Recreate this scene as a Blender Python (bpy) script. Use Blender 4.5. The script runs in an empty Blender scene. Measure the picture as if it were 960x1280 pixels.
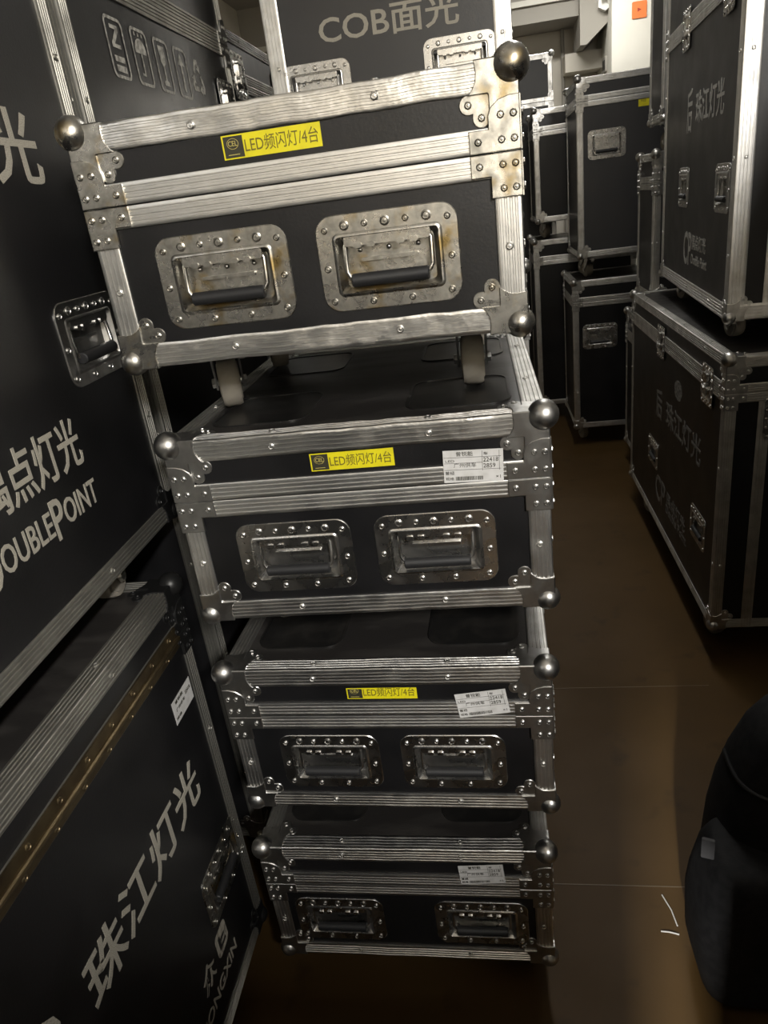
import bpy, bmesh, math, random
from mathutils import Vector, Matrix, noise
C = bpy.context.scene.collection
S = bpy.context.scene
PI = math.pi
rnd = random.Random(7)

# ------------------------------------------------------------------ camera, light, exposure
CAM_H, CAM_F, CAM_PITCH, CAM_ROLL, CAM_YAW = 1.455, 895.2, 0.4019, -0.1334, 0.18074
cam = bpy.data.cameras.new('camera'); cam_o = bpy.data.objects.new('camera', cam); C.objects.link(cam_o)
cam.sensor_fit = 'VERTICAL'; cam.sensor_height = 36.0; cam.lens = CAM_F * 36.0 / 1280.0
cam.clip_start = 0.02; cam.clip_end = 50
cam_o.matrix_world = (Matrix.Translation((0, 0, CAM_H)) @ Matrix.Rotation(CAM_YAW, 4, 'Z') @
                      Matrix.Rotation(PI / 2 - CAM_PITCH, 4, 'X') @ Matrix.Rotation(-CAM_ROLL * -1.0, 4, 'Z'))
S.camera = cam_o
w = bpy.data.worlds.new('world'); S.world = w; w.use_nodes = True
w.node_tree.nodes['Background'].inputs['Color'].default_value = (1, .95, .88, 1)
w.node_tree.nodes['Background'].inputs['Strength'].default_value = 0.05
S.view_settings.view_transform = 'Standard'; S.view_settings.look = 'None'
S.view_settings.gamma = 1.0; S.view_settings.use_curve_mapping = False
S.view_settings.exposure = 0.0
S.cycles.sample_clamp_indirect = 4.0
S.cycles.blur_glossy = 0.5
S.cycles.caustics_reflective = False

def area_light(name, loc, sx, sy, power, col=(1, .975, .925), rot=(0, 0, 0)):
    l = bpy.data.lights.new(name, 'AREA'); l.shape = 'RECTANGLE'; l.size = sx; l.size_y = sy
    l.energy = power; l.color = col
    o = bpy.data.objects.new(name, l); o.location = loc; o.rotation_euler = rot; C.objects.link(o)
    return o
LAMPS = [  # x, y, z, length along x, length along y, watts
    (1.25, -2.20, 2.86, 0.16, 1.20, 310),
    (0.35, 2.60, 2.86, 0.16, 1.20, 15),
    (0.60, 5.45, 2.86, 0.90, 0.16, 26),
]
for i, (x, y, z, sx, sy, p) in enumerate(LAMPS):
    area_light('ceiling_lamp', (x, y, z), sx, sy, p)
area_light('added_strip_lamp', (-.124, -1.2, 1.15), .05, .05, 85, rot=(math.radians(80), 0, math.radians(-4)))  # added unseen lamp behind the screen, throws the light strip on the floor

# ------------------------------------------------------------------ materials
def mat(name, col, rough=.5, metal=0.0, col2=None, nscale=20, nlo=.4, nhi=.65, bump=0, bscale=60, rough2=None,
        stretch=(1, 1, 1), spec=.5, col3=None, n3=6, lo3=.55, hi3=.7, emit=0):
    m = bpy.data.materials.new(name); m.use_nodes = True
    nt = m.node_tree; b = nt.nodes['Principled BSDF']
    b.inputs['Base Color'].default_value = (*col, 1); b.inputs['Roughness'].default_value = rough
    b.inputs['Metallic'].default_value = metal; b.inputs['Specular IOR Level'].default_value = spec
    if col2 or bump or rough2 is not None or col3:
        tc = nt.nodes.new('ShaderNodeTexCoord'); mp = nt.nodes.new('ShaderNodeMapping')
        mp.inputs['Scale'].default_value = stretch
        nt.links.new(tc.outputs['Object'], mp.inputs['Vector'])
    def nz(scale, detail=6, lo=0, hi=1):
        n = nt.nodes.new('ShaderNodeTexNoise'); n.inputs['Scale'].default_value = scale; n.inputs['Detail'].default_value = detail
        nt.links.new(mp.outputs['Vector'], n.inputs['Vector'])
        r = nt.nodes.new('ShaderNodeMapRange'); r.inputs['From Min'].default_value = lo; r.inputs['From Max'].default_value = hi
        nt.links.new(n.outputs['Fac'], r.inputs['Value'])
        return r.outputs['Result']
    cur = None
    if col2:
        f = nz(nscale, 8, nlo, nhi)
        mx = nt.nodes.new('ShaderNodeMix'); mx.data_type = 'RGBA'
        mx.inputs['A'].default_value = (*col, 1); mx.inputs['B'].default_value = (*col2, 1)
        nt.links.new(f, mx.inputs['Factor']); cur = mx.outputs['Result']
        nt.links.new(cur, b.inputs['Base Color'])
        if rough2 is not None:
            mr = nt.nodes.new('ShaderNodeMix'); mr.data_type = 'FLOAT'
            mr.inputs['A'].default_value = rough; mr.inputs['B'].default_value = rough2
            nt.links.new(f, mr.inputs['Factor']); nt.links.new(mr.outputs['Result'], b.inputs['Roughness'])
    if col3:
        f = nz(n3, 8, lo3, hi3)
        mx = nt.nodes.new('ShaderNodeMix'); mx.data_type = 'RGBA'
        if cur: nt.links.new(cur, mx.inputs['A'])
        else: mx.inputs['A'].default_value = (*col, 1)
        mx.inputs['B'].default_value = (*col3, 1)
        nt.links.new(f, mx.inputs['Factor']); nt.links.new(mx.outputs['Result'], b.inputs['Base Color'])
    if bump:
        f = nz(bscale, 4)
        bp = nt.nodes.new('ShaderNodeBump'); bp.inputs['Strength'].default_value = bump; bp.inputs['Distance'].default_value = .004
        nt.links.new(f, bp.inputs['Height']); nt.links.new(bp.outputs['Normal'], b.inputs['Normal'])
    return m
M = dict(
    alu=mat('brushed_aluminium', (.80, .795, .78), .34, 1, (.60, .585, .55), 26, .45, .75, .12, 34, .48),
    alu_dent=mat('dented_aluminium', (.82, .815, .80), .30, 1, (.62, .60, .56), 30, .45, .75, .4, 38, .45),
    alu_dull=mat('dull_aluminium', (.62, .61, .58), .42, 1, (.44, .43, .40), 20, .4, .7, .1, 30, .55),
    alu_dark=mat('dimmed_aluminium', (.40, .39, .355), .52, 1, (.28, .27, .245), 20, .4, .7, .1, 30, .62),  # darkened copy; weaker reflections on the left row put into the colour
    steel=mat('zinc_steel', (.55, .545, .53), .32, 1, (.36, .35, .33), 40, .45, .7, .08, 60, .45),
    chrome=mat('chromed_steel', (.66, .65, .63), .27, 1, (.44, .43, .41), 30, .5, .75, .05, 50, .4),
    ball=mat('nickel_ball', (.40, .385, .36), .2, 1, (.22, .21, .19), 45, .5, .7, .06, 70, .36),
    rust=mat('stained_steel', (.62, .605, .57), .27, 1, (.30, .29, .26), 55, .42, .66, .1, 60, .42, col3=(.38, .28, .12), n3=24, lo3=.54, hi3=.70),
    brass=mat('tarnished_hinge', (.20, .155, .09), .5, 1, (.12, .09, .055), 30, .4, .7),
    panel=mat('black_laminate', (.007, .007, .0075), .36, 0, (.011, .0105, .0115), 9, .35, .7, .05, 260, .44),
    panel_grey=mat('grey_laminate', (.045, .044, .045), .40, 0, (.04, .04, .042), 9, .35, .7, .05, 260),
    lidtop=mat('scuffed_black_top', (.022, .020, .019), .38, 0, (.05, .046, .042), 7, .45, .75, .08, 120, .55, stretch=(1, 3, 1)),
    dish=mat('black_caster_dish', (.03, .029, .028), .3, .6, (.06, .055, .05), 20, .45, .7),
    rubber=mat('black_rubber', (.015, .015, .016), .55),
    wheel=mat('grey_wheel_tread', (.34, .31, .26), .6, 0, (.22, .2, .17), 30, .4, .7),
    black=mat('black_metal', (.02, .02, .02), .4, .5),
    yellow=mat('yellow_label_paper', (.76, .67, .010), .5, 0, (.68, .59, .015), 60, .45, .7),
    ink=mat('black_ink', (.03, .028, .015), .6),
    olive=mat('olive_ink', (.16, .13, .012), .6),
    gold=mat('gold_ink', (.5, .42, .12), .5),
    paper=mat('white_sticker_paper', (.66, .65, .64), .55, 0, (.56, .55, .53), 60, .45, .7),
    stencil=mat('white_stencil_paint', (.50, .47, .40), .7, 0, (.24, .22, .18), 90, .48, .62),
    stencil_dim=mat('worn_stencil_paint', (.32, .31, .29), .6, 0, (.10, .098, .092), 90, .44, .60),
    stencil_mid=mat('faded_stencil_paint', (.52, .51, .47), .6, 0, (.22, .21, .19), 90, .44, .60),
    wall=mat('cream_wall_paint', (.66, .62, .54), .8, 0, (.61, .57, .49), 2, .4, .6),
    colm=mat('pale_column_paint', (.74, .72, .64), .7, 0, (.68, .66, .58), 3, .4, .6),
    ceil=mat('grey_ceiling_paint', (.42, .40, .36), .85),
    beam=mat('grey_beam_paint', (.34, .32, .28), .8),
    floor=mat('brown_epoxy_floor', (.094, .054, .019), .46, 0, (.076, .044, .015), 3, .35, .65, .02, 200, .55, spec=.16, col3=(.055, .033, .014), n3=9, lo3=.6, hi3=.75),
    line=mat('floor_joint', (.14, .10, .055), .5),
    orange=mat('orange_sign', (.85, .20, .05), .5),
    white=mat('white_plastic', (.75, .74, .70), .4),
    cloth=mat('black_nylon', (.010, .010, .011), .75, 0, (.016, .016, .017), 60, .4, .6, .15, 400, spec=.25),
    tab=mat('grey_webbing', (.085, .085, .09), .8),
    tube=mat('lamp_diffuser', (.85, .85, .8), .5),
)

# ------------------------------------------------------------------ mesh helpers
class MB:
    def __init__(s): s.v = []; s.f = []
    def add(s, vs, fs, T=None):
        b = len(s.v)
        for p in vs:
            p = Vector(p)
            s.v.append(T @ p if T is not None else p)
        for f in fs: s.f.append(tuple(b + i for i in f))
    def box(s, x0, x1, y0, y1, z0, z1, T=None):
        vs = [(x, y, z) for x in (x0, x1) for y in (y0, y1) for z in (z0, z1)]
        s.add(vs, [(0, 1, 3, 2), (4, 6, 7, 5), (0, 4, 5, 1), (2, 3, 7, 6), (0, 2, 6, 4), (1, 5, 7, 3)], T)
    def prism(s, poly, d0, d1, T=None):
        """polygon in local XZ, extruded along Y from d0 to d1"""
        n = len(poly)
        vs = [(p[0], d0, p[1]) for p in poly] + [(p[0], d1, p[1]) for p in poly]
        fs = [tuple(range(n)), tuple(range(2 * n - 1, n - 1, -1))] + [(i, i + n, (i + 1) % n + n, (i + 1) % n) for i in range(n)]
        s.add(vs, fs, T)
    def plate(s, poly, d0, d1, ch=.0008, T=None):
        """prism whose face at d0 (towards -Y) has a small chamfer"""
        n = len(poly); ar = sum(poly[i][0] * poly[(i + 1) % n][1] - poly[(i + 1) % n][0] * poly[i][1] for i in range(n))
        sg = 1 if ar > 0 else -1; ins = []
        for i in range(n):
            p0, p1, p2 = Vector(poly[i - 1]), Vector(poly[i]), Vector(poly[(i + 1) % n])
            a = (p1 - p0).normalized(); b = (p2 - p1).normalized()
            na, nb = Vector((-a.y, a.x)) * sg, Vector((-b.y, b.x)) * sg
            m = na + nb; k = m.dot(na)
            ins.append(p1 + (m / k if k > .3 else m) * ch)
        vs = [(p[0], d1, p[1]) for p in poly] + [(p[0], d0 + ch, p[1]) for p in poly] + [(p[0], d0, p[1]) for p in ins]
        fs = [tuple(range(n)), tuple(range(2 * n, 3 * n))] + [(r * n + i, r * n + (i + 1) % n, (r + 1) * n + (i + 1) % n, (r + 1) * n + i) for r in (0, 1) for i in range(n)]
        s.add(vs, fs, T)
    def lathe(s, prof, seg=12, T=None):
        """profile (r, h) revolved about local -Y axis (h measured towards -Y)"""
        vs = []; fs = []
        for r, h in prof:
            for k in range(seg):
                a = 2 * PI * k / seg; vs.append((r * math.cos(a), -h, r * math.sin(a)))
        for i in range(len(prof) - 1):
            for k in range(seg):
                k2 = (k + 1) % seg
                fs.append((i * seg + k, i * seg + k2, (i + 1) * seg + k2, (i + 1) * seg + k))
        fs.append(tuple(range(seg))); fs.append(tuple((len(prof) - 1) * seg + k for k in range(seg)))
        s.add(vs, fs, T)
    def tube(s, pts, r, seg=8, cap=True):
        pts = [Vector(p) for p in pts]; vs = []; fs = []; prev = None
        for i, p in enumerate(pts):
            d = ((pts[min(i + 1, len(pts) - 1)] - pts[max(i - 1, 0)])).normalized()
            a = prev if prev is not None else (Vector((0, 0, 1)) if abs(d.z) < .9 else Vector((1, 0, 0)))
            u = (a - d * a.dot(d)).normalized(); v = d.cross(u); prev = u
            rr = r[i] if isinstance(r, (list, tuple)) else r
            for k in range(seg):
                t = 2 * PI * k / seg; vs.append(p + u * rr * math.cos(t) + v * rr * math.sin(t))
        for i in range(len(pts) - 1):
            for k in range(seg):
                k2 = (k + 1) % seg; fs.append((i * seg + k, i * seg + k2, (i + 1) * seg + k2, (i + 1) * seg + k))
        if cap: fs.append(tuple(range(seg))); fs.append(tuple((len(pts) - 1) * seg + k for k in range(seg)))
        s.add(vs, fs)
    def sphere(s, c, r, su=16, sv=10, sc=(1, 1, 1)):
        vs = [(c[0], c[1], c[2] + r * sc[2])]; fs = []
        for i in range(1, sv):
            a = PI * i / sv
            for k in range(su):
                b = 2 * PI * k / su
                vs.append((c[0] + r * sc[0] * math.sin(a) * math.cos(b), c[1] + r * sc[1] * math.sin(a) * math.sin(b), c[2] + r * sc[2] * math.cos(a)))
        vs.append((c[0], c[1], c[2] - r * sc[2])); L = len(vs) - 1
        for k in range(su):
            k2 = (k + 1) % su
            fs.append((0, 1 + k, 1 + k2)); fs.append((L, 1 + (sv - 2) * su + k2, 1 + (sv - 2) * su + k))
            for i in range(sv - 2): fs.append((1 + i * su + k, 1 + (i + 1) * su + k, 1 + (i + 1) * su + k2, 1 + i * su + k2))
        s.add(vs, fs)
    def rivet(s, T, r=.0046, seg=10):
        s.lathe([(r * 1.05, 0), (r, .0013), (r * .74, .0021), (r * .58, .0006), (r * .42, .0006), (r * .36, .0017), (r * .08, .0019)], seg, T)
    def mesh(s, name, m, angle=35):
        me = bpy.data.meshes.new(name); me.from_pydata([tuple(p) for p in s.v], [], s.f); me.validate()
        bm = bmesh.new(); bm.from_mesh(me); bmesh.ops.recalc_face_normals(bm, faces=bm.faces); bm.to_mesh(me); bm.free()
        for p in me.polygons: p.use_smooth = True
        me.set_sharp_from_angle(angle=math.radians(angle))
        if m: me.materials.append(M[m] if isinstance(m, str) else m)
        return me

def link(name, me, parent=None, loc=(0, 0, 0), rz=0, label=None):
    o = bpy.data.objects.new(name, me); C.objects.link(o)
    if parent: o.parent = parent
    o.location = loc; o.rotation_euler = (0, 0, rz)
    if label: o['label'] = label
    return o
def tag(o, label, cat, group=None):
    o['label'] = label; o['category'] = cat
    if group: o['group'] = group
    return o
def thing(name, label, cat, loc=(0, 0, 0), rz=0, group=None):
    o = bpy.data.objects.new(name, None); o.empty_display_size = .05; C.objects.link(o); o.location = loc; o.rotation_euler = (0, 0, rz)
    return tag(o, label, cat, group)
def struct(name, mb, m):
    o = link(name, mb.mesh(name, m)); o['kind'] = 'structure'; return o
def rrect(w, h, r, n=5, cx=0, cz=0):
    pts = []
    for sx, sz, a0 in ((1, 1, 0), (-1, 1, PI / 2), (-1, -1, PI), (1, -1, 1.5 * PI)):
        for k in range(n + 1):
            a = a0 + PI / 2 * k / n
            pts.append((cx + sx * (w / 2 - r) + r * math.cos(a), cz + sz * (h / 2 - r) + r * math.sin(a)))
    return pts
TR = Matrix.Translation

_tc = {}
def text_mesh(body, size, m, stretch=1.0, ext=.0003, shear=0.0):
    """lettering in the local XZ plane facing -Y, lower left corner at the origin; returns mesh and width, height"""
    key = (body, round(size, 5), m, stretch, shear)
    if key in _tc: return _tc[key]
    cu = bpy.data.curves.new('lettering', 'FONT'); cu.body = body; cu.size = size; cu.shear = shear
    cu.extrude = ext; cu.resolution_u = 3
    if m.startswith('stencil'): cu.offset = .012
    o = bpy.data.objects.new('lettering', cu); C.objects.link(o)
    bpy.context.view_layer.update()
    me = bpy.data.meshes.new_from_object(o.evaluated_get(bpy.context.evaluated_depsgraph_get()))
    bpy.data.objects.remove(o)
    me.transform(Matrix.Rotation(PI / 2, 4, 'X') @ Matrix.Diagonal((stretch, 1, 1, 1)))
    xs = [v.co.x for v in me.vertices]; zs = [v.co.z for v in me.vertices]
    me.transform(TR((-min(xs), 0, -min(zs))))
    me.materials.clear(); me.materials.append(M[m])
    _tc[key] = (me, max(xs) - min(xs), max(zs) - min(zs))
    return _tc[key]

# ------------------------------------------------------------------ flight case pieces
def rail_profile(wd, grooves=4):
    """L section: list of (a, b) outer then inner; a and b are the inward directions of the two faces"""
    leg = [.0030]
    for g in range(grooves):
        t = wd * (g + 1.15) / (grooves + 1.1)
        leg += [(t - .0017, 0), (t - .0009, .0014), (t + .0009, .0014), (t + .0017, 0)]
    seq = [(wd, .0006), (wd - .0012, 0)]
    l1 = []
    for it in leg[1:]: l1.append(it)
    out = [(0.0006, wd), (0, wd - .0012)] + [(d, t) for t, d in reversed(l1)] + [(0, .004), (.0006, .0016), (.0016, .0006), (.004, 0)] + \
          [(t, d) for t, d in l1] + [(wd - .0012, 0), (wd, .0006)]
    inn = [(wd, .0035), (.0035, .0035), (.0035, wd)]
    return out, inn
def rail(mb, o, X, A, B, ln, wd, seg=1, dent=0, seed=0, rivets=2):
    out, inn = rail_profile(wd); n = len(out) + len(inn)
    vs = []; fs = []
    for i in range(seg + 1):
        t = ln * i / seg
        for k, (a, b) in enumerate(out + inn):
            if dent and k < len(out):
                d1 = dent * (noise.noise(Vector((t * 16, b * 22, seed))) + .8 * noise.noise(Vector((t * 45, b * 30, seed + 9))))
                d2 = dent * (noise.noise(Vector((t * 16, a * 22, seed + 5))) + .8 * noise.noise(Vector((t * 45, a * 30, seed + 3))))
                a2 = a + min(max(d1, -.0006), .0012); b2 = b + min(max(d2, -.0006), .0012)
            else: a2, b2 = a, b
            vs.append(o + X * t + A * a2 + B * b2)
    for i in range(seg):
        for k in range(n):
            k2 = (k + 1) % n; fs.append((i * n + k, i * n + k2, (i + 1) * n + k2, (i + 1) * n + k))
    fs.append(tuple(range(n))); fs.append(tuple(seg * n + k for k in range(n)))
    mb.add(vs, fs)
    for r in range(rivets):
        t = ln * (r + .72) / (rivets + .44)
        for P, Q in ((A, B), (B, A)):
            # rivet on the face whose outward normal is -P, at mid width along Q
            T = Matrix((X, P, Q)).transposed().to_4x4(); T.translation = o + X * t + Q * wd * .55
            mb.rivet(T)
def flat_rail(mb, o, X, A, B, ln, wd, grooves=3):
    """ribbed strip lying on the face with outward normal -A, width along B"""
    prof = [(.0035, 0), (.0004, 0), (0, .0008)]
    for g in range(grooves):
        t = wd * (g + 1) / (grooves + 1)
        prof += [(0, t - .0016), (.0019, t - .0009), (.0019, t + .0009), (0, t + .0016)]
    prof += [(0, wd - .0008), (.0004, wd), (.0035, wd)]
    n = len(prof); vs = []; fs = []
    for t in (0, ln):
        for a, b in prof: vs.append(o + X * t + A * a + B * b)
    for k in range(n):
        k2 = (k + 1) % n; fs.append((k, k2, n + k2, n + k))
    fs.append(tuple(range(n))); fs.append(tuple(range(2 * n - 1, n - 1, -1)))
    mb.add(vs, fs)
def arc(cx, cz, r, a0, a1, n):
    return [(cx + r * math.cos(math.radians(a0 + (a1 - a0) * k / n)), cz + r * math.sin(math.radians(a0 + (a1 - a0) * k / n))) for k in range(n + 1)]
CORNER = ([(-.001, -.001), (.046, -.001), (.0445, .011), (.0455, .019), (.0490, .026), (.0540, .0318), (.0330, .0318), (.0318, .0330), (.0318, .0540), (.0260, .0490), (.0190, .0455), (.011, .0445), (-.001, .046)])
LOBE = ([(.0300, .0300), (.0530, .0300)] + arc(.0545, .0405, .0100, -75, 95, 7) + [(.0500, .0500)] + arc(.0405, .0545, .0100, -5, 165, 7) + [(.0300, .0530)])
def face_T(sx, sy, sz, axis):
    """frame on one of the three faces meeting at a corner; local X,Z run inwards, local -Y points out"""
    I = [Vector((-sx, 0, 0)), Vector((0, -sy, 0)), Vector((0, 0, -sz))]
    U, V = [I[k] for k in range(3) if k != axis]; N = I[axis]
    return Matrix((U, N, V)).transposed().to_4x4()
def corner_mesh(sx, sy, sz, r, m, inset, seg=18, rv=True, sc=1.0):
    mb = MB()
    for ax in range(3):
        T = face_T(sx, sy, sz, ax)
        mb.plate([(a * sc, b * sc) for a, b in CORNER], -.0017, .0012, .0007, T)
        mb.plate([(a * sc, b * sc) for a, b in LOBE], .0012, .0034, .0007, T)
        if rv:
            for a, b in ((.0545, .0405), (.0405, .0545)): mb.rivet(T @ TR((a * sc, .0012, b * sc)), .0042, 8)
    mb.sphere((-sx * inset, -sy * inset, -sz * inset), r, seg, 12)
    return mb.mesh('ball_corner', m, 40)
def brace_mesh(sx, sy, up, hw, m, rv=True):
    """angle brace around a vertical edge at the lid seam: up=1 lid half, up=-1 body half"""
    mb = MB()
    for ax in (0, 1):
        T = face_T(sx, sy, -up, ax)   # local Z runs away from the seam, local X along the face
        p = [(-.001, .0008), (.056, .0008), (.056, hw - .0008), (.034, hw - .0008)]
        if up > 0: p += [(.034, hw + .012), (.031, hw + .020), (.022, hw + .027), (.010, hw + .030), (-.001, hw + .030)]
        else: p += [(.034, hw + .022), (-.001, hw + .022)]
        mb.plate(p, -.0030, .0012, .0008, T)
        if rv:
            for a, b in ((.046, hw * .5), (.020, hw * .5), (.020, hw + .012), (.006, hw * .5), (.006, hw + .012)):
                mb.rivet(T @ TR((a, -.0030, b)), .0042, 8)
    return mb.mesh('corner_brace', m, 40)

_hc = {}
def handle_parts(kind, hw=.172, hh=.112):
    key = (kind, hw, hh)
    if key in _hc: return _hc[key]
    pm = {'rust': 'rust', 'chrome': 'chrome', 'dull': 'steel'}[kind]
    mb = MB()
    iw, ih = hw - .043, hh - .042
    cz = -.002
    N = 6
    A = rrect(hw, hh, .021, N); B = rrect(iw, ih, .006, N, 0, cz); BO = rrect(iw + .004, ih + .004, .008, N, 0, cz); B2 = rrect(iw - .004, ih - .004, .005, N, 0, cz); B3 = rrect(iw - .0055, ih - .0055, .005, N, 0, cz); D = rrect(iw - .018, ih - .014, .006, N, 0, cz)
    A0 = rrect(hw - .002, hh - .002, .020, N)
    rings = [(A, 0), (A, -.0008), (A0, -.0017), (BO, -.0017), (B, -.0034), (B2, -.0036), (B3, -.0022), (D, .0135)]
    vs = []; fs = []; n = len(A)
    for P, y in rings: vs += [(x, y, z) for x, z in P]
    for i in range(len(rings) - 1):
        for k in range(n):
            k2 = (k + 1) % n; fs.append((i * n + k, i * n + k2, (i + 1) * n + k2, (i + 1) * n + k))
    fs.append(tuple((len(rings) - 1) * n + k for k in range(n)))
    mb.add(vs, fs)
    for k in range(7):  # rivets
        big = k % 2 == 1
        mb.rivet(TR((-hw / 2 + .012 + k * (hw - .024) / 6, -.0017, hh / 2 - (.0125 if 0 < k < 6 else .016))), .0058 if big else .0040, 10)
    for sx in (-1, 1): mb.rivet(TR((sx * (hw / 2 - .010), -.0017, -.004)), .0042)
    for k in range(4): mb.rivet(TR((-hw / 2 + .013 + k * (hw - .026) / 3, -.0017, -hh / 2 + (.0095 if 0 < k < 3 else .013))), .0042)
    # hinge cover with spring lugs at the top of the dish, pressed rib and small bumps on the dish floor
    zt = ih / 2 + cz - .0075
    mb.prism(rrect(iw - .024, .013, .004, 3, 0, zt), -.0018, .010)
    for k in (-.036, -.020, .016, .032): mb.prism(rrect(.010, .006, .002, 2, k, zt - .006), -.004, .006)
    mb.prism(rrect(iw * .55, .0045, .002, 3, 0, cz + .004), .009, .013)
    for k in (-.036, 0, .036): mb.sphere((k, .0115, cz + .0155), .003, 8, 6)
    plate = mb.mesh('handle_plate', pm, 40)
    b = MB(); x = iw / 2 - .012; zb = cz - ih / 2 + .0165
    b.tube([(-x + .004, .004, zt), (-x, .0035, zt - .006), (-x, .0005, zb + .010), (-x + .004, .0, zb + .003), (-x + .012, 0, zb),
            (x - .012, 0, zb), (x - .004, 0, zb + .003), (x, .0005, zb + .010), (x, .0035, zt - .006), (x - .004, .004, zt)], .0028, 8)
    bail = b.mesh('bail', 'chrome' if kind != 'rust' else 'rust', 60)
    g = MB(); L = iw * .37
    pr = [(.0068, 0), (.0082, .0015), (.0082, 2 * L - .0015), (.0068, 2 * L)]
    g.lathe(pr, 14, TR((-L, -.0015, zb)) @ Matrix.Rotation(PI / 2, 4, 'Z'))
    grip = g.mesh('grip', 'rubber', 40)
    _hc[key] = (plate, bail, grip); return _hc[key]
FACE_RZ = {'F': 0, 'R': PI / 2, 'L': -PI / 2, 'B': PI}

_cc = {}
def caster_parts(ch):
    key = round(ch, 3)
    if key in _cc: return _cc[key]
    p = MB(); p.box(-.045, .045, -.036, .036, ch - .0045, ch)
    for sx in (-1, 1):
        for sy in (-1, 1): p.lathe([(.006, 0), (.006, .004), (.003, .005)], 6, TR((sx * .034, sy * .026, ch - .0045)) @ Matrix.Rotation(PI / 2, 4, 'X') )
    p.lathe([(.030, 0), (.032, .004), (.028, .010), (.024, .012)], 18, TR((0, 0, ch - .0045)) @ Matrix.Rotation(PI / 2, 4, 'X'))
    plate = p.mesh('mounting_plate', 'steel')
    R = min(.040, ch * .42); f = MB()
    for sx in (-1, 1):
        f.prism([(-.024, ch - .016), (.024, ch - .016), (.018, ch - .03), (.012 + .012, R + .004), (.034, R - .008), (.022, R - .012), (.010, R + .006), (-.016, ch - .036)], sx * .021 - .0015, sx * .021 + .0015,
                Matrix.Rotation(PI / 2, 4, 'Z'))
    f.lathe([(.005, -.028), (.005, .028)], 10, TR((0, .022, R)) @ Matrix.Rotation(PI / 2, 4, 'Z'))
    for s_ in (-1, 1): f.lathe([(.008, 0), (.008, .005), (.004, .006)], 6, TR((s_ * .0225, .022, R)) @ Matrix.Rotation(-s_ * -PI / 2, 4, 'Z'))
    f.box(-.0225, .0225, -.024, .024, ch - .020, ch - .0165)
    fork = f.mesh('fork', 'steel')
    wb = MB()
    wb.lathe([(.012, -.017), (R * .72, -.017), (R * .76, -.015), (R * .94, -.015), (R, -.010), (R, .010), (R * .94, .015), (R * .76, .015), (R * .72, .017), (.012, .017)], 28,
             TR((0, .022, R)) @ Matrix.Rotation(PI / 2, 4, 'Z'))
    wheel = wb.mesh('wheel', 'wheel')
    _cc[key] = (plate, fork, wheel); return _cc[key]

def latch_meshes():
    if 'latch' in _hc: return _hc['latch']
    mb = MB(); N = 5; hw, hh = .112, .118
    A = rrect(hw, hh, .010, N); A0 = rrect(hw - .002, hh - .002, .009, N); B = rrect(hw - .030, hh - .036, .006, N); D = rrect(hw - .042, hh - .046, .005, N)
    rings = [(A, 0), (A, -.0008), (A0, -.0017), (B, -.0017), (B, -.0028), (D, -.0005)]
    vs = []; fs = []; n = len(A)
    for P, y in rings: vs += [(x, y, z) for x, z in P]
    for i in range(len(rings) - 1):
        for k in range(n):
            k2 = (k + 1) % n; fs.append((i * n + k, i * n + k2, (i + 1) * n + k2, (i + 1) * n + k))
    fs.append(tuple((len(rings) - 1) * n + k for k in range(n)))
    mb.add(vs, fs)
    for k in range(4):
        for sz in (-1, 1): mb.rivet(TR((-.043 + k * .0287, -.0017, sz * .050)), .0040, 8)
    for sx in (-1, 1):
        for k in (-1, 0, 1): mb.rivet(TR((sx * .049, -.0017, k * .024)), .0036, 8)
    plate = mb.mesh('latch_plate', 'chrome', 40)
    b = MB(); b.lathe([(.017, 0), (.017, .006), (.014, .008), (.004, .008)], 18, TR((0, -.0005, -.012)))
    b.prism(rrect(.030, .040, .004, 3, 0, .016), -.007, -.001); b.prism(rrect(.040, .010, .003, 3, 0, .033), -.010, -.001)
    body = b.mesh('latch_cam', 'chrome', 40)
    k = MB()
    for sx in (-1, 1): k.prism([(sx * .004, -.012 - .004), (sx * .022, -.012 - .013), (sx * .026, -.012 - .009), (sx * .026, -.012 + .009), (sx * .022, -.012 + .013), (sx * .004, -.012 + .004)][::sx], -.012, -.0085)
    wing = k.mesh('butterfly_key', 'steel', 40)
    _hc['latch'] = (plate, body, wing); return _hc['latch']

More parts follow.
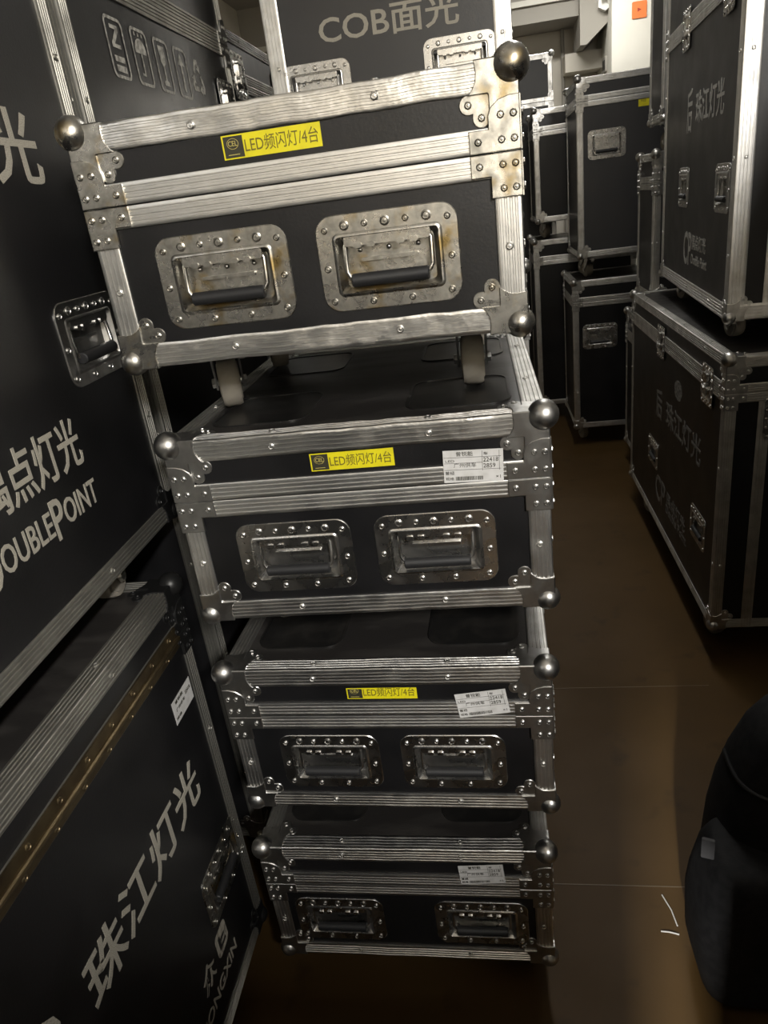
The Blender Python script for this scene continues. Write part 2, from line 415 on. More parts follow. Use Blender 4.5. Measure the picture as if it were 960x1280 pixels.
class Case:
    def __init__(s, name, label, x0, x1, yf, yb, zb, H, ch, seam, yaw=0, group=None, wd=.031, mid=.025, detail=2, metal='alu', hmat='chrome', panel='panel',
                 holes=(), pivot=None, dent=0, cat='flight case', extra_posts=(), casters=True, corner='steel'):
        """footprint x0..x1, yf..yb before a turn by yaw about pivot; body from zb+ch to zb+ch+H, lid seam at height seam above the body bottom"""
        W, D = x1 - x0, yb - yf; cx, cy = (x0 + x1) / 2, (yf + yb) / 2
        if pivot:
            R = Matrix.Rotation(yaw, 2); q = R @ Vector((cx - pivot[0], cy - pivot[1])); cx, cy = pivot[0] + q.x, pivot[1] + q.y
        s.W, s.D, s.H, s.ch, s.seam, s.yaw, s.c = W, D, H, ch, seam, yaw, (cx, cy, zb)
        s.root = thing(name, label, cat, (cx, cy, zb), yaw, group)
        s.e = .0030; e = s.e
        hx, hy, z0, z1, zs = W / 2, D / 2, ch, ch + H, ch + seam
        X, Y, Z = Vector((1, 0, 0)), Vector((0, 1, 0)), Vector((0, 0, 1))
        # ---- panels: body and lid boxes with holes where dishes sit
        s.holes = {'F': [], 'L': [], 'R': []}
        for face, u, v, hw, hh in holes: s.holes[face].append((u, v, hw, hh))
        s.box_panels('body', -hx + e, hx - e, -hy + e, hy - e, z0 + e, zs - .0006, panel, True)
        s.box_panels('lid', -hx + e, hx - e, -hy + e, hy - e, zs + .0006, z1 - e, panel, False)
        # ---- edge rails
        seg = 40 if dent else 1
        def R_(nm, o, Xd, A, B, ln, dn=0, rv=2, dull=False):
            mb = MB(); rail(mb, Vector(o), Xd, A, B, ln, wd, seg if dn else 1, dn, rnd.random() * 50, rv if detail > 0 else 0)
            link(nm, mb.mesh('edge_rail', 'alu_dent' if dn else ('alu_dull' if dull else metal), 30), s.root)
        for z, B, dn in ((z1, -Z, dent), (z0, Z, dent * .7)):
            for y, A in ((-hy, Y), (hy, -Y)): R_('edge_rail', (-hx, y, z), X, A, B, W, dn if y < 0 else 0, max(2, int(W / .27)))
            for x, A in ((-hx, X), (hx, -X)): R_('edge_rail', (x, -hy, z), Y, A, B, D, 0, max(2, int(D / .3)), bool(dent))  # on the stack, depth rails get darker aluminium: shade put into the colour
        for x, A in ((-hx, X), (hx, -X)):
            for y, B in ((-hy, Y), (hy, -Y)):
                R_('edge_rail', (x, y, z0), Z, A, B, seam - .0006, 0, 1 if seam < .3 else int(seam / .25))
                R_('edge_rail', (x, y, zs + .0006), Z, A, B, H - seam - .0006, 0, 0)
        for up in (1, -1):
            zz = zs + up * .0007
            for y, A in ((-hy, Y), (hy, -Y)):
                mb = MB(); flat_rail(mb, Vector((-hx + .001, y - A.y * .0006, zz)), X, A, Z * up, W - .002, mid); link('seam_rail', mb.mesh('seam_rail', metal, 30), s.root)
            for x, A in ((-hx, X), (hx, -X)):
                mb = MB(); flat_rail(mb, Vector((x - A.x * .0006, -hy + .001, zz)), Y, A, Z * up, D - .002, mid); link('seam_rail', mb.mesh('seam_rail', metal, 30), s.root)
        for px in extra_posts:
            mb = MB(); flat_rail(mb, Vector((px, -hy + .0001, z0 + .004)), Z, Y, X, seam - .006, wd); link('front_post', mb.mesh('front_post', metal, 30), s.root)
        # ---- corners and braces
        for sx in (-1, 1):
            for sy in (-1, 1):
                for sz, z in ((-1, z0), (1, z1)):
                    key = ('c', sx, sy, sz, corner, detail)
                    if key not in _hc: _hc[key] = corner_mesh(sx, sy, sz, .0205 if sz > 0 else .0185, corner, .006 if sz > 0 else .009, 24 if detail > 1 else 14, detail > 0)
                    link('ball_corner', _hc[key], s.root, (sx * hx, sy * hy, z))
                for up in (1, -1):
                    key = ('b', sx, sy, up, mid, corner, detail)
                    if key not in _hc: _hc[key] = brace_mesh(sx, sy, up, mid, corner, detail > 0)
                    link('corner_brace', _hc[key], s.root, (sx * hx, sy * hy, zs))
        if casters:
            for sx in (-1, 1):
                for sy in (-1, 1): s.caster(sx * (hx - .075), sy * (hy - .165), .35 if sx < 0 else .04)
    def caster(s, x, y, rz):
        p, f, wl = caster_parts(s.ch)
        c = link('caster', p, s.root, (x, y, 0), rz)
        link('fork', f, c); link('wheel', wl, c)
    def box_panels(s, name, x0, x1, y0, y1, z0, z1, m, low):
        mb = MB()
        def grid(face, u0, u1):
            hs = [(u - hw / 2, u + hw / 2, v - hh / 2, v + hh / 2) for u, v, hw, hh in s.holes.get(face, []) if z0 < v < z1]
            us = sorted({u0, u1, *[t for h in hs for t in h[:2]]}); zs = sorted({z0, z1, *[t for h in hs for t in h[2:]]})
            out = []
            for i in range(len(us) - 1):
                for j in range(len(zs) - 1):
                    cu, cz = (us[i] + us[i + 1]) / 2, (zs[j] + zs[j + 1]) / 2
                    if any(h[0] < cu < h[1] and h[2] < cz < h[3] for h in hs): continue
                    out.append((us[i], us[i + 1], zs[j], zs[j + 1]))
            return out
        for a, b, c, d in grid('F', x0, x1): mb.add([(a, y0, c), (b, y0, c), (b, y0, d), (a, y0, d)], [(0, 1, 2, 3)])
        for a, b, c, d in grid('L', y0, y1): mb.add([(x0, a, c), (x0, b, c), (x0, b, d), (x0, a, d)], [(3, 2, 1, 0)])
        for a, b, c, d in grid('R', y0, y1): mb.add([(x1, a, c), (x1, b, c), (x1, b, d), (x1, a, d)], [(0, 1, 2, 3)])
        mb.add([(x0, y1, z0), (x1, y1, z0), (x1, y1, z1), (x0, y1, z1)], [(3, 2, 1, 0)])
        mb.add([(x0, y0, z1), (x1, y0, z1), (x1, y1, z1), (x0, y1, z1)], [(0, 1, 2, 3)])
        mb.add([(x0, y0, z0), (x1, y0, z0), (x1, y1, z0), (x0, y1, z0)], [(3, 2, 1, 0)])
        me = bpy.data.meshes.new(name); me.from_pydata([tuple(p) for p in mb.v], [], mb.f)
        bm = bmesh.new(); bm.from_mesh(me); bmesh.ops.remove_doubles(bm, verts=bm.verts, dist=1e-6); bm.to_mesh(me); bm.free()
        me.materials.append(M[m])
        if not low:
            me.materials.append(M['lidtop'])
            for p in me.polygons:
                if p.normal.z > .9: p.material_index = 1
        link(name, me, s.root)
    def at(s, face, u, v, off=0):
        """point on a face panel in case coordinates; u is x (front) or y (sides), v height from the caster base"""
        e = s.e
        if face == 'F': return (u, -s.D / 2 + e - off, v)
        if face == 'R': return (s.W / 2 - e + off, u, v)
        if face == 'L': return (-s.W / 2 + e - off, u, v)
    def loc(s, x, y):
        q = Matrix.Rotation(-s.yaw, 2) @ Vector((x - s.c[0], y - s.c[1])); return q
    def handle(s, face, u, v, kind='chrome', hw=.172, hh=.112):
        p, b, g = handle_parts(kind, hw, hh)
        h = link('recessed_handle', p, s.root, s.at(face, u, v, .0002), FACE_RZ[face])
        link('bail', b, h); link('grip', g, h); return h
    def latch(s, face, u, v):
        p, b, k = latch_meshes()
        h = link('butterfly_latch', p, s.root, s.at(face, u, v, .0042), FACE_RZ[face])
        link('latch_cam', b, h); link('butterfly_key', k, h)
    def text(s, face, body, u_left, v, height, m='stencil', width=None, name='stencil_lettering', shear=0, off=.0006):
        """u_left: viewer's left end of the text (x for front, y for sides)"""
        me, w0, h0 = text_mesh(body, 1.0, m, 1.0, .0003, shear)
        o = link(name, me, s.root, s.at(face, u_left, v, off), FACE_RZ[face])
        sc = height / h0; o.scale = ((width / w0) if width else sc, 1, sc)
        return o
    def flat(s, name, face, poly, m, u, v, off=.0005, th=.0004, tilt=0, parent=None):
        mb = MB(); mb.prism(poly, -th, 0)
        if parent: return link(name, mb.mesh(name, m), parent, (u, -off, v))
        o = link(name, mb.mesh(name, m), s.root, s.at(face, u, v, off), FACE_RZ[face])
        if tilt: o.rotation_euler = (0, tilt, FACE_RZ[face])
        return o
def child_text(par, body, x, z, h, m, width=None, y=-.0006, name='lettering'):
    me, w0, h0 = text_mesh(body, 1.0, m)
    o = link(name, me, par, (x, y, z)); sc = h / h0
    o.scale = ((width / w0) if width else sc, 1, sc); return o
def rect(w_, h_): return [(0, 0), (w_, 0), (w_, h_), (0, h_)]

# ------------------------------------------------------------------ the room
CEIL = 2.92; RX0, RX1, RY0, RY1 = -1.75, 2.10, -3.40, 6.70
b = MB(); b.box(RX0, RX1, RY0, RY1, -.1, 0); struct('floor', b, 'floor')
b = MB(); b.box(RX0, RX1, RY0, RY1, CEIL, CEIL + .1); struct('ceiling', b, 'ceil')
b = MB(); b.box(RX0 - .1, RX0, RY0, RY1, 0, CEIL); struct('wall_left', b, 'wall')
b = MB(); b.box(RX1, RX1 + .1, RY0, RY1, 0, CEIL); struct('wall_right', b, 'wall')
b = MB(); b.box(RX0 - .1, RX1 + .1, RY1, RY1 + .1, 0, CEIL); struct('wall_back', b, 'wall')
b = MB(); b.box(RX0 - .1, RX1 + .1, RY0 - .1, RY0, 0, CEIL); struct('wall_front', b, 'wall')
b = MB(); b.box(.93, 1.60, 6.0, 6.70, 0, CEIL); struct('trim_1', b, 'colm')                      # column

for n_, x0_, x1_ in (('blocker_near_left', -1.0, -.005), ('blocker_near_right', .055, .84)):   # added unseen screen shading floor and low cases; its gap passes a light strip
    b = MB(); b.box(x0_, x1_, -.45, -.33, 0, 1.40)
    if n_ == 'blocker_near_right': b.box(-.005, .055, -.449, -.331, .87, 1.399); b.box(.62, .84, -.449, -.331, 1.40, 1.85)
    struct(n_, b, 'panel')
for n_, y_ in (('trim_10', 1.885), ('trim_11', 1.180)):                                           # floor joints
    b = MB(); b.box(-.3, .58, y_ - .0012, y_ + .0012, 0, .0006); struct(n_, b, 'line')

# ------------------------------------------------------------------ the stack in the middle
SW, SD, SH, SCH = .530, .62, .290, .106; SSEAM = .199
stack = [  # ball centre x, front y, yaw, label, handle offset, handle metal, dent
    (-.2232, .930, .002, 'black and silver flight case on the floor, lowest of the middle stack', .135, 'chrome', .0007),
    (-.2112, .924, -.0126, 'black flight case with tilted white sticker, second from floor in the middle stack', .104, 'chrome', .0006),
    (-.2016, .918, .012, 'black flight case with straight white sticker, third from floor in the middle stack', .103, 'chrome', .0010),
    (-.2226, .9144, -.001, 'black flight case with rusty handles and dented silver edges, topmost of the middle stack', .104, 'rust', .0017),
]
SC = []
for k, (cx, fy, yw, lab, ho, hm, dn) in enumerate(stack):
    f = fy - .008
    hz = SCH + .101
    c = Case('flight_case', lab, cx - SW / 2, cx + SW / 2, f, f + SD, k * (SH + SCH), SH, SCH, SSEAM, yw, 'flight cases stacked in the middle',
             holes=[('F', -ho, hz - .002, .126, .068), ('F', ho, hz - .002, .126, .068)], pivot=(cx, f), dent=dn, corner='rust' if k == 3 else 'steel')
    for sx in (-1, 1): c.handle('F', sx * ho, hz, hm)
    # caster dishes let into the lid
    for sx in (-1, 1):
        for sy in (-1, 1):
            mb = MB(); A = rrect(.150, .170, .03, 5); B = rrect(.142, .162, .027, 5); n = len(A)
            vs = [(x, y, 0) for x, y in A] + [(x, y, .0022) for x, y in A] + [(x, y, .0022) for x, y in B] + [(x, y, .0006) for x, y in B]
            fs = [(i * n + q, i * n + (q + 1) % n, (i + 1) * n + (q + 1) % n, (i + 1) * n + q) for i in range(3) for q in range(n)] + [tuple(3 * n + q for q in range(n))]
            mb.add(vs, fs)
            link('caster_dish', mb.mesh('caster_dish', 'dish'), c.root, (sx * (SW / 2 - .118), sy * (SD / 2 - .150), SCH + SH - .0029))
    SC.append(c)
def yellow_label(c, u, v, w_=.119, h_=.0255):
    p = c.flat('yellow_label', 'F', rect(w_, h_), 'yellow', u, v, .0004)
    q = c.flat('label_emblem', 'F', rect(.0235, h_ - .003), 'ink', .0020, .0015, .0005, .0002, parent=p)
    child_text(p, 'CEL', .0075, .0135, .0055, 'gold', .011, -.0010, 'emblem_letters')
    mb = MB()
    for a in range(24):
        a0, a1 = 2 * PI * a / 24, 2 * PI * (a + 1) / 24
        mb.add([(.0130 + r * math.cos(t), 0, .0160 + .8 * r * math.sin(t)) for r, t in ((.0072, a0), (.0072, a1), (.0066, a1), (.0066, a0))], [(0, 1, 2, 3)])
    mb.box(.006, .020, -.0002, 0, .0042, .0050)
    link('emblem_ring', mb.mesh('emblem_ring', 'gold'), p, (0, -.0009, 0))
    child_text(p, 'LED频闪灯/4台', .0275, .0050, .0165, 'olive', w_ - .031, -.0006)
def paper_sticker(c, u, v, tilt=0, w_=.080, h_=.046):
    p = c.flat('paper_sticker', 'F', rect(w_, h_), 'paper', u, v, .0042, .0003, tilt)
    T = lambda body, x, z, h, wd=None: child_text(p, body, x, z, h, 'ink', wd, -.0004)
    T('曾锐能', .018, .0375, .0065, .022); T('广州供车', .014, .0215, .0065, .030)
    T('22418', .0535, .0285, .0060, .020); T('2859', .0535, .0200, .0060, .016); T('曾经', .0025, .0115, .0050, .012)
    T('车', .054, .038, .0045, .006); T('规格', .0025, .0035, .0045, .011); T('LED', .003, .0295, .0030, .012); T('×1', .070, .0045, .0045, .006)
    mb = MB()
    for z in (.0355, .0275, .0180): mb.box(.001, .052 if z < .03 else w_ - .003, -.0001, 0, z, z + .0005)
    for x in (.0520, .0745): mb.box(x, x + .0005, -.0001, 0, .016, h_ - .002)
    mb.box(.052, w_ - .003, -.0001, 0, .0178, .0183)
    link('ruled_lines', mb.mesh('ruled_lines', 'ink'), p, (0, -.0004, 0))
    mb = MB(); x = .016; r2 = random.Random(3)
    while x < .052:
        wv = r2.choice((.0004, .0007, .0011)); mb.box(x, x + wv, -.0001, 0, .0030, .0085); x += wv + r2.choice((.0004, .0007))
    link('barcode', mb.mesh('barcode', 'ink'), p, (0, -.0004, 0))
zl = lambda z, k: z - k * (SH + SCH)
yellow_label(SC[3], -.299 + .2226, zl(1.5255, 3)); yellow_label(SC[2], -.260 + .2016, zl(1.129, 2), .117); yellow_label(SC[1], -.268 + .2112, zl(.733, 1), .114, .021)
paper_sticker(SC[2], -.078 + .2016, zl(1.099, 2), .03); paper_sticker(SC[1], -.089 + .2112, zl(.6965, 1), -.13); paper_sticker(SC[0], -.118 + .2232, zl(.313, 0), -.07)

# ------------------------------------------------------------------ left row
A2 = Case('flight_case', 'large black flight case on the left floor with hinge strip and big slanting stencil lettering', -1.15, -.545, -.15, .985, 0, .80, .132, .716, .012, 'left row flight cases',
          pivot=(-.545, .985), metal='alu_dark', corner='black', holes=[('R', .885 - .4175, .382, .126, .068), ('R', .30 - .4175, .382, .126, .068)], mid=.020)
A2.handle('R', .885 - .4175, .384, 'rust'); A2.handle('R', .30 - .4175, .384, 'rust')
Ay = -.4175
mb = MB(); mb.box(.0002, .0030, -.55, .52, -.017, .021); mb.lathe([(.0048, -.52), (.0048, .55)], 10, TR((.0040, 0, 0)))
for k in range(16):
    for sz in (-1, 1): mb.rivet(Matrix.Translation((.0032, -.52 + k * .066 + (.02 if sz > 0 else 0), .012 * sz + .002)) @ Matrix.Rotation(PI / 2, 4, 'Z'), .0046)
link('piano_hinge', mb.mesh('piano_hinge', 'brass'), A2.root, A2.at('R', 0, .848, .0032))
A2.text('R', '珠江灯光', .515 + Ay, .565, .086, width=.372, shear=.0)
A2.text('R', 'P', .368 + Ay, .556, .120, width=.095)
A2.text('R', '众', .725 + Ay, .265, .050, width=.05); A2.text('R', 'ZHONGXIN', .655 + Ay, .215, .026, width=.20)
e_ = A2.flat('stencil_emblem', 'R', rrect(.048, .05, .01, 4), 'stencil', .815 + Ay, .292)
A2.flat('emblem_mark', 'R', [(-.014, -.014), (.014, -.014), (.014, -.008), (-.006, -.008), (-.006, .0), (.012, 0), (.012, .006), (-.006, .006), (-.006, .014), (-.014, .014)], 'panel', 0, 0, .0005, .0003, parent=e_)
p = A2.flat('paper_sticker', 'R', rect(.075, .042), 'paper', .873 + Ay, .722)
child_text(p, '曾锐能', .012, .032, .006, 'ink', .03); child_text(p, '广州供车', .01, .019, .006, 'ink', .035); child_text(p, '22418', .05, .024, .006, 'ink', .02); child_text(p, '规格', .004, .006, .005, 'ink', .02)

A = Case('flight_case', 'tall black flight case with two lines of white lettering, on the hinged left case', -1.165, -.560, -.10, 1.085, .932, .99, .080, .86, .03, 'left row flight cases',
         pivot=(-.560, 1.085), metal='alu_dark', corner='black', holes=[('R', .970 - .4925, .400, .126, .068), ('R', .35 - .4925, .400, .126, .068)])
A.handle('R', .968 - .4925, .402, 'dull'); A.handle('R', .35 - .4925, .402, 'dull')
ay = -.4925; az = -.932
A.text('R', '偶点灯光', .636 + ay, 1.187 + az, .066, width=.220)
def small_caps(case, face, parts, u, v, hb, hs, width, m='stencil'):
    ws = []
    for t, big in parts:
        _, w0, h0 = text_mesh(t, 1.0, m); ws.append((t, w0 / h0 * (hb if big else hs), hb if big else hs, big))
    gap = hs * .12; tot = sum(x[1] for x in ws) + gap * (len(ws) - 1); k = width / tot
    for t, wv, hv, big in ws:
        case.text(face, t, u, v - (hb - hs) * (.5 if big else 0), hv, m, wv * k); u += (wv + gap) * k
small_caps(A, 'R', [('D', 1), ('OUBLE', 0), ('P', 1), ('OINT', 0)], .600 + ay, 1.128 + az, .052, .034, .262)
A.text('R', '灯光', .745 + ay, 1.532 + az, .085, width=.215)
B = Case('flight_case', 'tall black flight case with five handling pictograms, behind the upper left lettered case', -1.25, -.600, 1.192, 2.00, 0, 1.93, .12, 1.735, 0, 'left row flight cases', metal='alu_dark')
by, bz = -(1.192 + 2.0) / 2, 0
B.latch('R', 1.925 + by, 1.715)
# pictograms
def ring(poly_o, poly_i, mb, d=.0004):
    n = len(poly_o); vs = [(x, -d, z) for x, z in poly_o] + [(x, -d, z) for x, z in poly_i]
    mb.add(vs, [(k, (k + 1) % n, n + (k + 1) % n, n + k) for k in range(n)])
def picto(u, kind):
    mb = MB(); w_, h_ = .068, .092
    if kind != 'recycle': ring(rrect(w_, h_, .012), rrect(w_ - .010, h_ - .010, .008), mb)
    P = lambda pts: mb.prism(pts, -.0004, 0)
    if kind == 'stack':
        P([(-.018, -.036), (.018, -.036), (.018, -.026), (-.018, -.026)]); P([(-.018, -.021), (.018, -.021), (.018, -.012), (-.018, -.012)])
        P([(-.016, .0), (.014, .0), (.014, .006), (-.006, .006), (.014, .026), (.014, .034), (-.014, .034), (-.014, .028), (.004, .028), (-.016, .007)])
    if kind == 'umbrella':
        P(arc(0, .006, .024, 0, 180, 10)); P([(-.002, -.028), (.002, -.028), (.002, .008), (-.002, .008)]); P([(-.012, -.030), (.002, -.030), (.002, -.026), (-.012, -.026)])
        for k in (-.015, 0, .015): P([(k - .002, .033), (k + .002, .033), (k + .002, .039), (k - .002, .039)])
    if kind == 'glass':
        P([(-.014, .034), (.014, .034), (.010, .006), (.003, .0), (.003, -.024), (.013, -.028), (.013, -.034), (-.013, -.034), (-.013, -.028), (-.003, -.024), (-.003, 0), (-.010, .006)])
    if kind == 'arrow':
        P([(-.004, -.034), (.004, -.034), (.004, .014), (.016, .014), (0, .036), (-.016, .014), (-.004, .014)])
    if kind == 'recycle':
        for a in (90, 210, 330):
            c_, s_ = math.cos(math.radians(a - 90)), math.sin(math.radians(a - 90))
            P([(c_ * x - s_ * z, s_ * x + c_ * z) for x, z in [(-.020, .014), (-.006, .038), (.008, .038), (.013, .028), (.018, .031), (.016, .012), (.0, .020), (.005, .023), (.001, .030), (-.012, .009)]])
    link('pictogram', mb.mesh('pictogram', 'stencil_mid'), B.root, B.at('R', u + by, 1.755, .0006), PI / 2)
for u, kd in ((1.372, 'stack'), (1.470, 'umbrella'), (1.568, 'glass'), (1.664, 'arrow'), (1.752, 'recycle')): picto(u, kd)
Cc = Case('flight_case', 'dark flight case with ribbed rails, far left behind the pictogram case', -1.3, -.655, 2.08, 2.84, 0, 1.82, .12, 1.70, 0, 'left row flight cases', metal='alu_dark')
Cc.latch('R', 2.25 - 2.46, 1.83); Cc.latch('R', 2.67 - 2.46, 1.83)

# ------------------------------------------------------------------ case behind the stack
D2 = Case('flight_case', 'black flight case behind the middle stack, underneath the one lettered COB', -.505, .095, 2.0, 2.62, 0, 1.15, .12, 1.0, 0, 'cases behind the middle stack', detail=1)
D = Case('flight_case', 'grey flight case lettered COB, its top half rising behind the middle stack', -.502, .087, 2.0, 2.62, 1.27, .95, .11, .82, 0, 'cases behind the middle stack', wd=.042, panel='panel_grey',
         holes=[('F', .2075 + .2075 - .59, 1.735 - 1.27, .126, .068), ('F', .170, 1.735 - 1.27, .126, .068)])
D.handle('F', -.1815, 1.737 - 1.27, 'chrome'); D.handle('F', .170, 1.745 - 1.27, 'chrome')
D.text('F', 'COB面光', -.368 + .2075, 1.822 - 1.27, .066, width=.335)

# ------------------------------------------------------------------ right row
K = Case('flight_case', 'large black flight case with stencilled lettering, standing on the floor at the right', .605, 1.32, 1.99, 3.33, 0, .842, .134, .742, 0, 'right row flight cases', metal='alu_dull',
         holes=[('L', 2.19 - 2.66, .386, .126, .068), ('L', 2.86 - 2.66, .41, .126, .068)], extra_posts=(-.27,))
ky = -2.66
K.latch('L', 2.155 + ky, .862); K.latch('L', 2.76 + ky, .872); K.handle('L', 2.19 + ky, .388, 'dull'); K.handle('L', 2.86 + ky, .412, 'dull')
K.latch('F', -.20, .80)
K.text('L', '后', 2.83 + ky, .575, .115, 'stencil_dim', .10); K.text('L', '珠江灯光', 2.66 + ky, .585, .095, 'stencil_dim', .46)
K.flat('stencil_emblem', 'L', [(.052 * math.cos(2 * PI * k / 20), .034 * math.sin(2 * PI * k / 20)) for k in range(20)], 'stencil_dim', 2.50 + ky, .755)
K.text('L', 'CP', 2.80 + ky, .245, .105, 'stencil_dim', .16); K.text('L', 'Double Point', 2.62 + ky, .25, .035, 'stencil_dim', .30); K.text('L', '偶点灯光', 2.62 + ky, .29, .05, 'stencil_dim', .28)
I = Case('flight_case', 'tall black stencilled flight case at the upper right, stacked on another case', .620, 1.28, 2.075, 3.20, .976, 1.05, .078, .80, -.062, 'right row flight cases', pivot=(.620, 2.075), metal='alu',
         holes=[('L', 2.215 - 2.6375, 1.382 - .976, .126, .078), ('L', 2.775 - 2.6375, 1.382 - .976, .126, .078), ('F', -.165, .80, .126, .068)], wd=.042, extra_posts=(-.243,))
iy = -2.6375; iz = -.976
for u in (2.235, 2.80): I.latch('L', u + iy, 1.845 + iz)
I.handle('L', 2.215 + iy, 1.384 + iz, 'dull', .172, .124); I.handle('L', 2.775 + iy, 1.384 + iz, 'dull', .172, .124); I.handle('F', -.165, .802, 'chrome')
I.text('L', '后', 2.765 + iy, 1.545 + iz, .125, 'stencil_mid', .085); I.text('L', '珠江灯光', 2.625 + iy, 1.565 + iz, .088, 'stencil_mid', .375)
I.text('L', 'CP', 2.735 + iy, 1.145 + iz, .105, 'stencil_mid', .13); I.text('L', 'Double Point', 2.60 + iy, 1.155 + iz, .03, 'stencil_mid', .235); I.text('L', '偶点灯光', 2.60 + iy, 1.20 + iz, .045, 'stencil_mid', .21)
Case('flight_case', 'added unseen black flight case on the floor past the right edge, blocking lamp light', .90, 1.64, -.6, 1.30, 0, .88, .12, .76, 0, 'added light blocking cases', detail=0)  # this case and the next are added out of view to block lamp light
Case('flight_case', 'added unseen black flight case past the right edge, on top of another, blocking lamp light', .90, 1.64, -.6, 1.30, 1.0, .92, .10, .80, 0, 'added light blocking cases', detail=0)
L = Case('flight_case', 'low black flight case on the floor just beyond the lettered right floor case', .675, 1.30, 3.39, 3.88, 0, .70, .12, .58, 0, 'right row flight cases', metal='alu_dull', detail=1)
J2 = Case('flight_case', 'small black flight case beyond the upper right lettered case, middle of three', .69, 1.30, 3.36, 3.70, .82, .585, .11, .47, 0, 'right row flight cases', metal='alu_dull', detail=1)
J = Case('flight_case', 'black flight case beside the pale column, highest beyond the upper right lettered case', .715, 1.30, 3.36, 3.62, 1.515, .75, .11, .62, 0, 'right row flight cases', metal='alu_dull', detail=1)

# ------------------------------------------------------------------ far cases at the end of the aisle
F = Case('flight_case', 'tall black flight case with one handle, on the floor at the far aisle end', .440, 1.05, 4.15, 4.66, 0, .827, .12, .715, 0, 'far end flight cases', detail=1, holes=[('F', .583 - .745, .642, .139, .090)])
F.handle('F', .583 - .745, .644, 'chrome', .185, .135)
E = Case('flight_case', 'tall black flight case with small yellow label, upper of the two far ones', .475, 1.05, 4.15, 4.66, .947, .84, .118, .735, 0, 'far end flight cases', detail=1, panel='panel_grey', holes=[('F', .620 - .7625, 1.598 - .947, .139, .090)])
E.handle('F', .620 - .7625, 1.600 - .947, 'chrome', .185, .135)
p = E.flat('yellow_label', 'F', rect(.055, .050), 'yellow', .770 - .7625, 1.742 - .947); child_text(p, '4台', .012, .018, .016, 'olive')
E.flat('paper_tag', 'F', rect(.035, .05), 'paper', .833 - .7625, 1.742 - .947)
G2 = Case('flight_case', 'narrow visible flight case on the floor behind the far end pair', .275, .88, 4.74, 5.24, 0, 1.03, .11, .91, 0, 'far end flight cases', detail=1)
G = Case('flight_case', 'black flight case with bright corner post, upper one behind the far end pair', .298, .88, 4.74, 5.24, 1.14, .605, .10, .49, 0, 'far end flight cases', detail=1)
H = Case('flight_case', 'grey panelled flight case against the back wall, behind the big dark ball corner', -.15, .475, 5.42, 5.92, 0, 2.10, .11, 1.83, 0, 'far end flight cases', detail=0, panel='panel_grey')

# ------------------------------------------------------------------ back wall details
b = MB(); b.box(RX0, .93, 6.25, 6.70, 2.52, CEIL); struct('trim_2', b, 'beam')                    # ceiling beam
b = MB(); b.box(RX0, .93, 6.22, 6.25, 2.625, 2.66); struct('trim_3', b, 'colm')                   # pale strip on the beam
b = MB(); b.prism([(.74, CEIL), (.74, 2.325), (.785, 2.325), (.9295, 2.44), (.9295, CEIL)], 6.18, 6.60); struct('trim_4', b, 'beam')   # sloping stub against the column
b = MB(); b.box(.66, .9299, 6.45, 6.70, 2.20, 2.322); struct('trim_5', b, 'wall')                  # ledge below the stub
mb = MB(); mb.prism(rrect(.096, .098, .008, 3), -.006, 0); o = link('wall_sign', mb.mesh('wall_sign', 'orange'), None, (1.109, 5.999, 2.451))
tag(o, 'small square orange sign on the pale column', 'sign')
mb = MB(); mb.prism([(-.012, -.012), (.014, 0), (-.012, .012)], -.001, 0); link('sign_arrow', mb.mesh('sign_arrow', mat('dark_red_ink', (.35, .04, .02), .6)), o, (0, -.0062, 0))
mb = MB(); hexo = [(.052 * math.cos(PI / 6 + k * PI / 3), .052 * math.sin(PI / 6 + k * PI / 3)) for k in range(6)]; hexi = [(.026 * math.cos(PI / 6 + k * PI / 3), .026 * math.sin(PI / 6 + k * PI / 3)) for k in range(6)]
vs = [(x, y, z) for y in (0, -.05) for x, z in hexo] + [(x, y, z) for y in (-.05, -.005) for x, z in hexi]
mb.add(vs, [(r * 6 + k, r * 6 + (k + 1) % 6, (r + 1) * 6 + (k + 1) % 6, (r + 1) * 6 + k) for r in range(3) for k in range(6)] + [tuple(range(6)), tuple(range(18, 24))])
tag(link('pipe_flange', mb.mesh('pipe_flange', 'white', 30), None, (.905, 6.179, 2.553)), 'pale hexagonal pipe end beside the top of the column', 'pipe fitting')
mb = MB(); mb.tube([(.664, 6.66, 0), (.664, 6.66, 2.52)], .014, 10); tag(link('wall_pipe', mb.mesh('wall_pipe', 'beam', 60)), 'thin grey vertical pipe on the cream back wall', 'pipe')
jb = thing('junction_box', 'small dark framed box on the shaded side of the column', 'electrical box', (.93, 6.28, 2.19), -PI / 2)
mb = MB(); mb.plate(rrect(.15, .10, .008, 3), -.014, 0, .003); link('frame', mb.mesh('frame', 'beam'), jb)
mb = MB(); mb.plate(rrect(.10, .06, .004, 3), -.017, -.012, .002); link('cover', mb.mesh('cover', 'black'), jb)

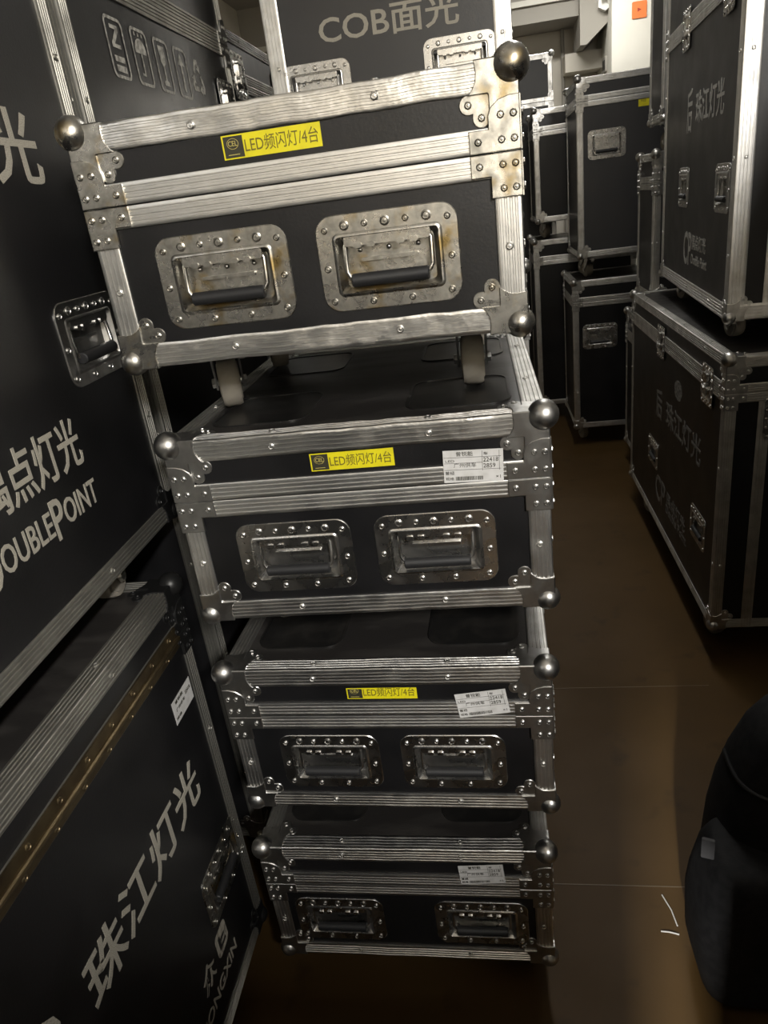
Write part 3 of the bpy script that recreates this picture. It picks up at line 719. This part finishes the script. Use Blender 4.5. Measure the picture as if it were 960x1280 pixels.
# ------------------------------------------------------------------ bag at the lower right
def superring(cx, cy, z, a, b_, n=36, p=3.2):
    out = []
    for k in range(n):
        t = 2 * PI * k / n; c_, s_ = math.cos(t), math.sin(t)
        out.append((cx + a * math.copysign(abs(c_) ** (2 / p), c_), cy + b_ * math.copysign(abs(s_) ** (2 / p), s_), z))
    return out
def loft(mb, rings):
    n = len(rings[0]); vs = [p for r in rings for p in r]
    fs = [(i * n + k, i * n + (k + 1) % n, (i + 1) * n + (k + 1) % n, (i + 1) * n + k) for i in range(len(rings) - 1) for k in range(n)]
    fs += [tuple(range(n)), tuple((len(rings) - 1) * n + k for k in range(n))]
    mb.add(vs, fs)
bag = thing('backpack', 'soft black backpack with a grey tab, standing on the floor at the lower right', 'bag', (.605, 1.085, 0), 0)
mb = MB()
loft(mb, [superring(dx, 0, z, a, b_) for z, a, b_, dx in ((0, .20, .09, 0), (.02, .235, .115, 0), (.10, .252, .125, 0), (.20, .258, .13, 0), (.30, .252, .125, 0), (.38, .240, .118, 0), (.45, .222, .108, 0), (.51, .200, .095, 0), (.55, .175, .08, 0), (.572, .140, .055, 0), (.578, .08, .03, 0))])
link('main_body', mb.mesh('main_body', 'cloth', 60), bag)
mb = MB()
loft(mb, [superring(dx, 0, z, a, b_, 36, 3.6) for z, a, b_, dx in ((.0, .060, .06, .012), (.02, .078, .085, .006), (.08, .086, .092, .0), (.18, .090, .094, 0), (.23, .087, .092, .002), (.295, .078, .086, .006), (.325, .068, .076, .010), (.332, .050, .055, .012))])
link('side_pocket', mb.mesh('side_pocket', 'cloth', 60), bag, (-.216, -.09, .002))
mb = MB(); mb.plate(rrect(.022, .044, .003, 3), -.003, .003, .001); link('pull_tab', mb.mesh('pull_tab', 'tab'), bag, (-.288, -.110, .350), -.30, 'grey pull tab')
mb = MB(); mb.tube([(.06, -.01, .555), (.065, -.01, .60), (.10, -.01, .62), (.135, -.01, .60), (.14, -.01, .555)], .012, 8); link('carry_loop', mb.mesh('carry_loop', 'cloth', 60), bag)

for nm, z, a, b_ in (('zipper', .44, .2265, .1115), ('zipper', .22, .2595, .1315)):
    ring_ = [p for p in superring(0, 0, z, a, b_, 72) if p[1] < .04]; ring_.sort(key=lambda p: math.atan2(p[0], -p[1]))
    mb = MB(); mb.tube(ring_, .004, 6); zp = link(nm, mb.mesh(nm, 'rubber', 60), bag)
    mb = MB(); mb.plate(rrect(.010, .030, .004, 3, 0, -.016), -.0025, 0, .0006); link('zip_pull', mb.mesh('zip_pull', 'black'), zp, (.13, -b_ - .002, z))
# ------------------------------------------------------------------ scraps on the floor
def strip(name, pts, r, lab):
    mb = MB(); mb.tube([(x, y, z + r) for x, y, z in pts], r, 6); tag(link(name, mb.mesh(name, 'white', 60)), lab, 'scrap')
strip('cable_tie', [(.2885, 1.158, 0), (.300, 1.12, .001), (.304, 1.085, 0)], .0016, 'thin pale cable tie lying on the floor left of the backpack')
strip('wire_scrap', [(.268, 1.072, 0), (.285, 1.070, .001), (.303, 1.066, 0)], .0016, 'short pale wire scrap on the floor below the cable tie')

# ------------------------------------------------------------------ ceiling lamp housings (above the frame)
for i, (x, y, z, sx, sy, p) in enumerate(LAMPS):
    b = MB(); b.box(x - sx / 2 - .02, x + sx / 2 + .02, y - sy / 2 - .02, y + sy / 2 + .02, CEIL - .045, CEIL); struct('trim_%d' % (i + 6), b, 'white')
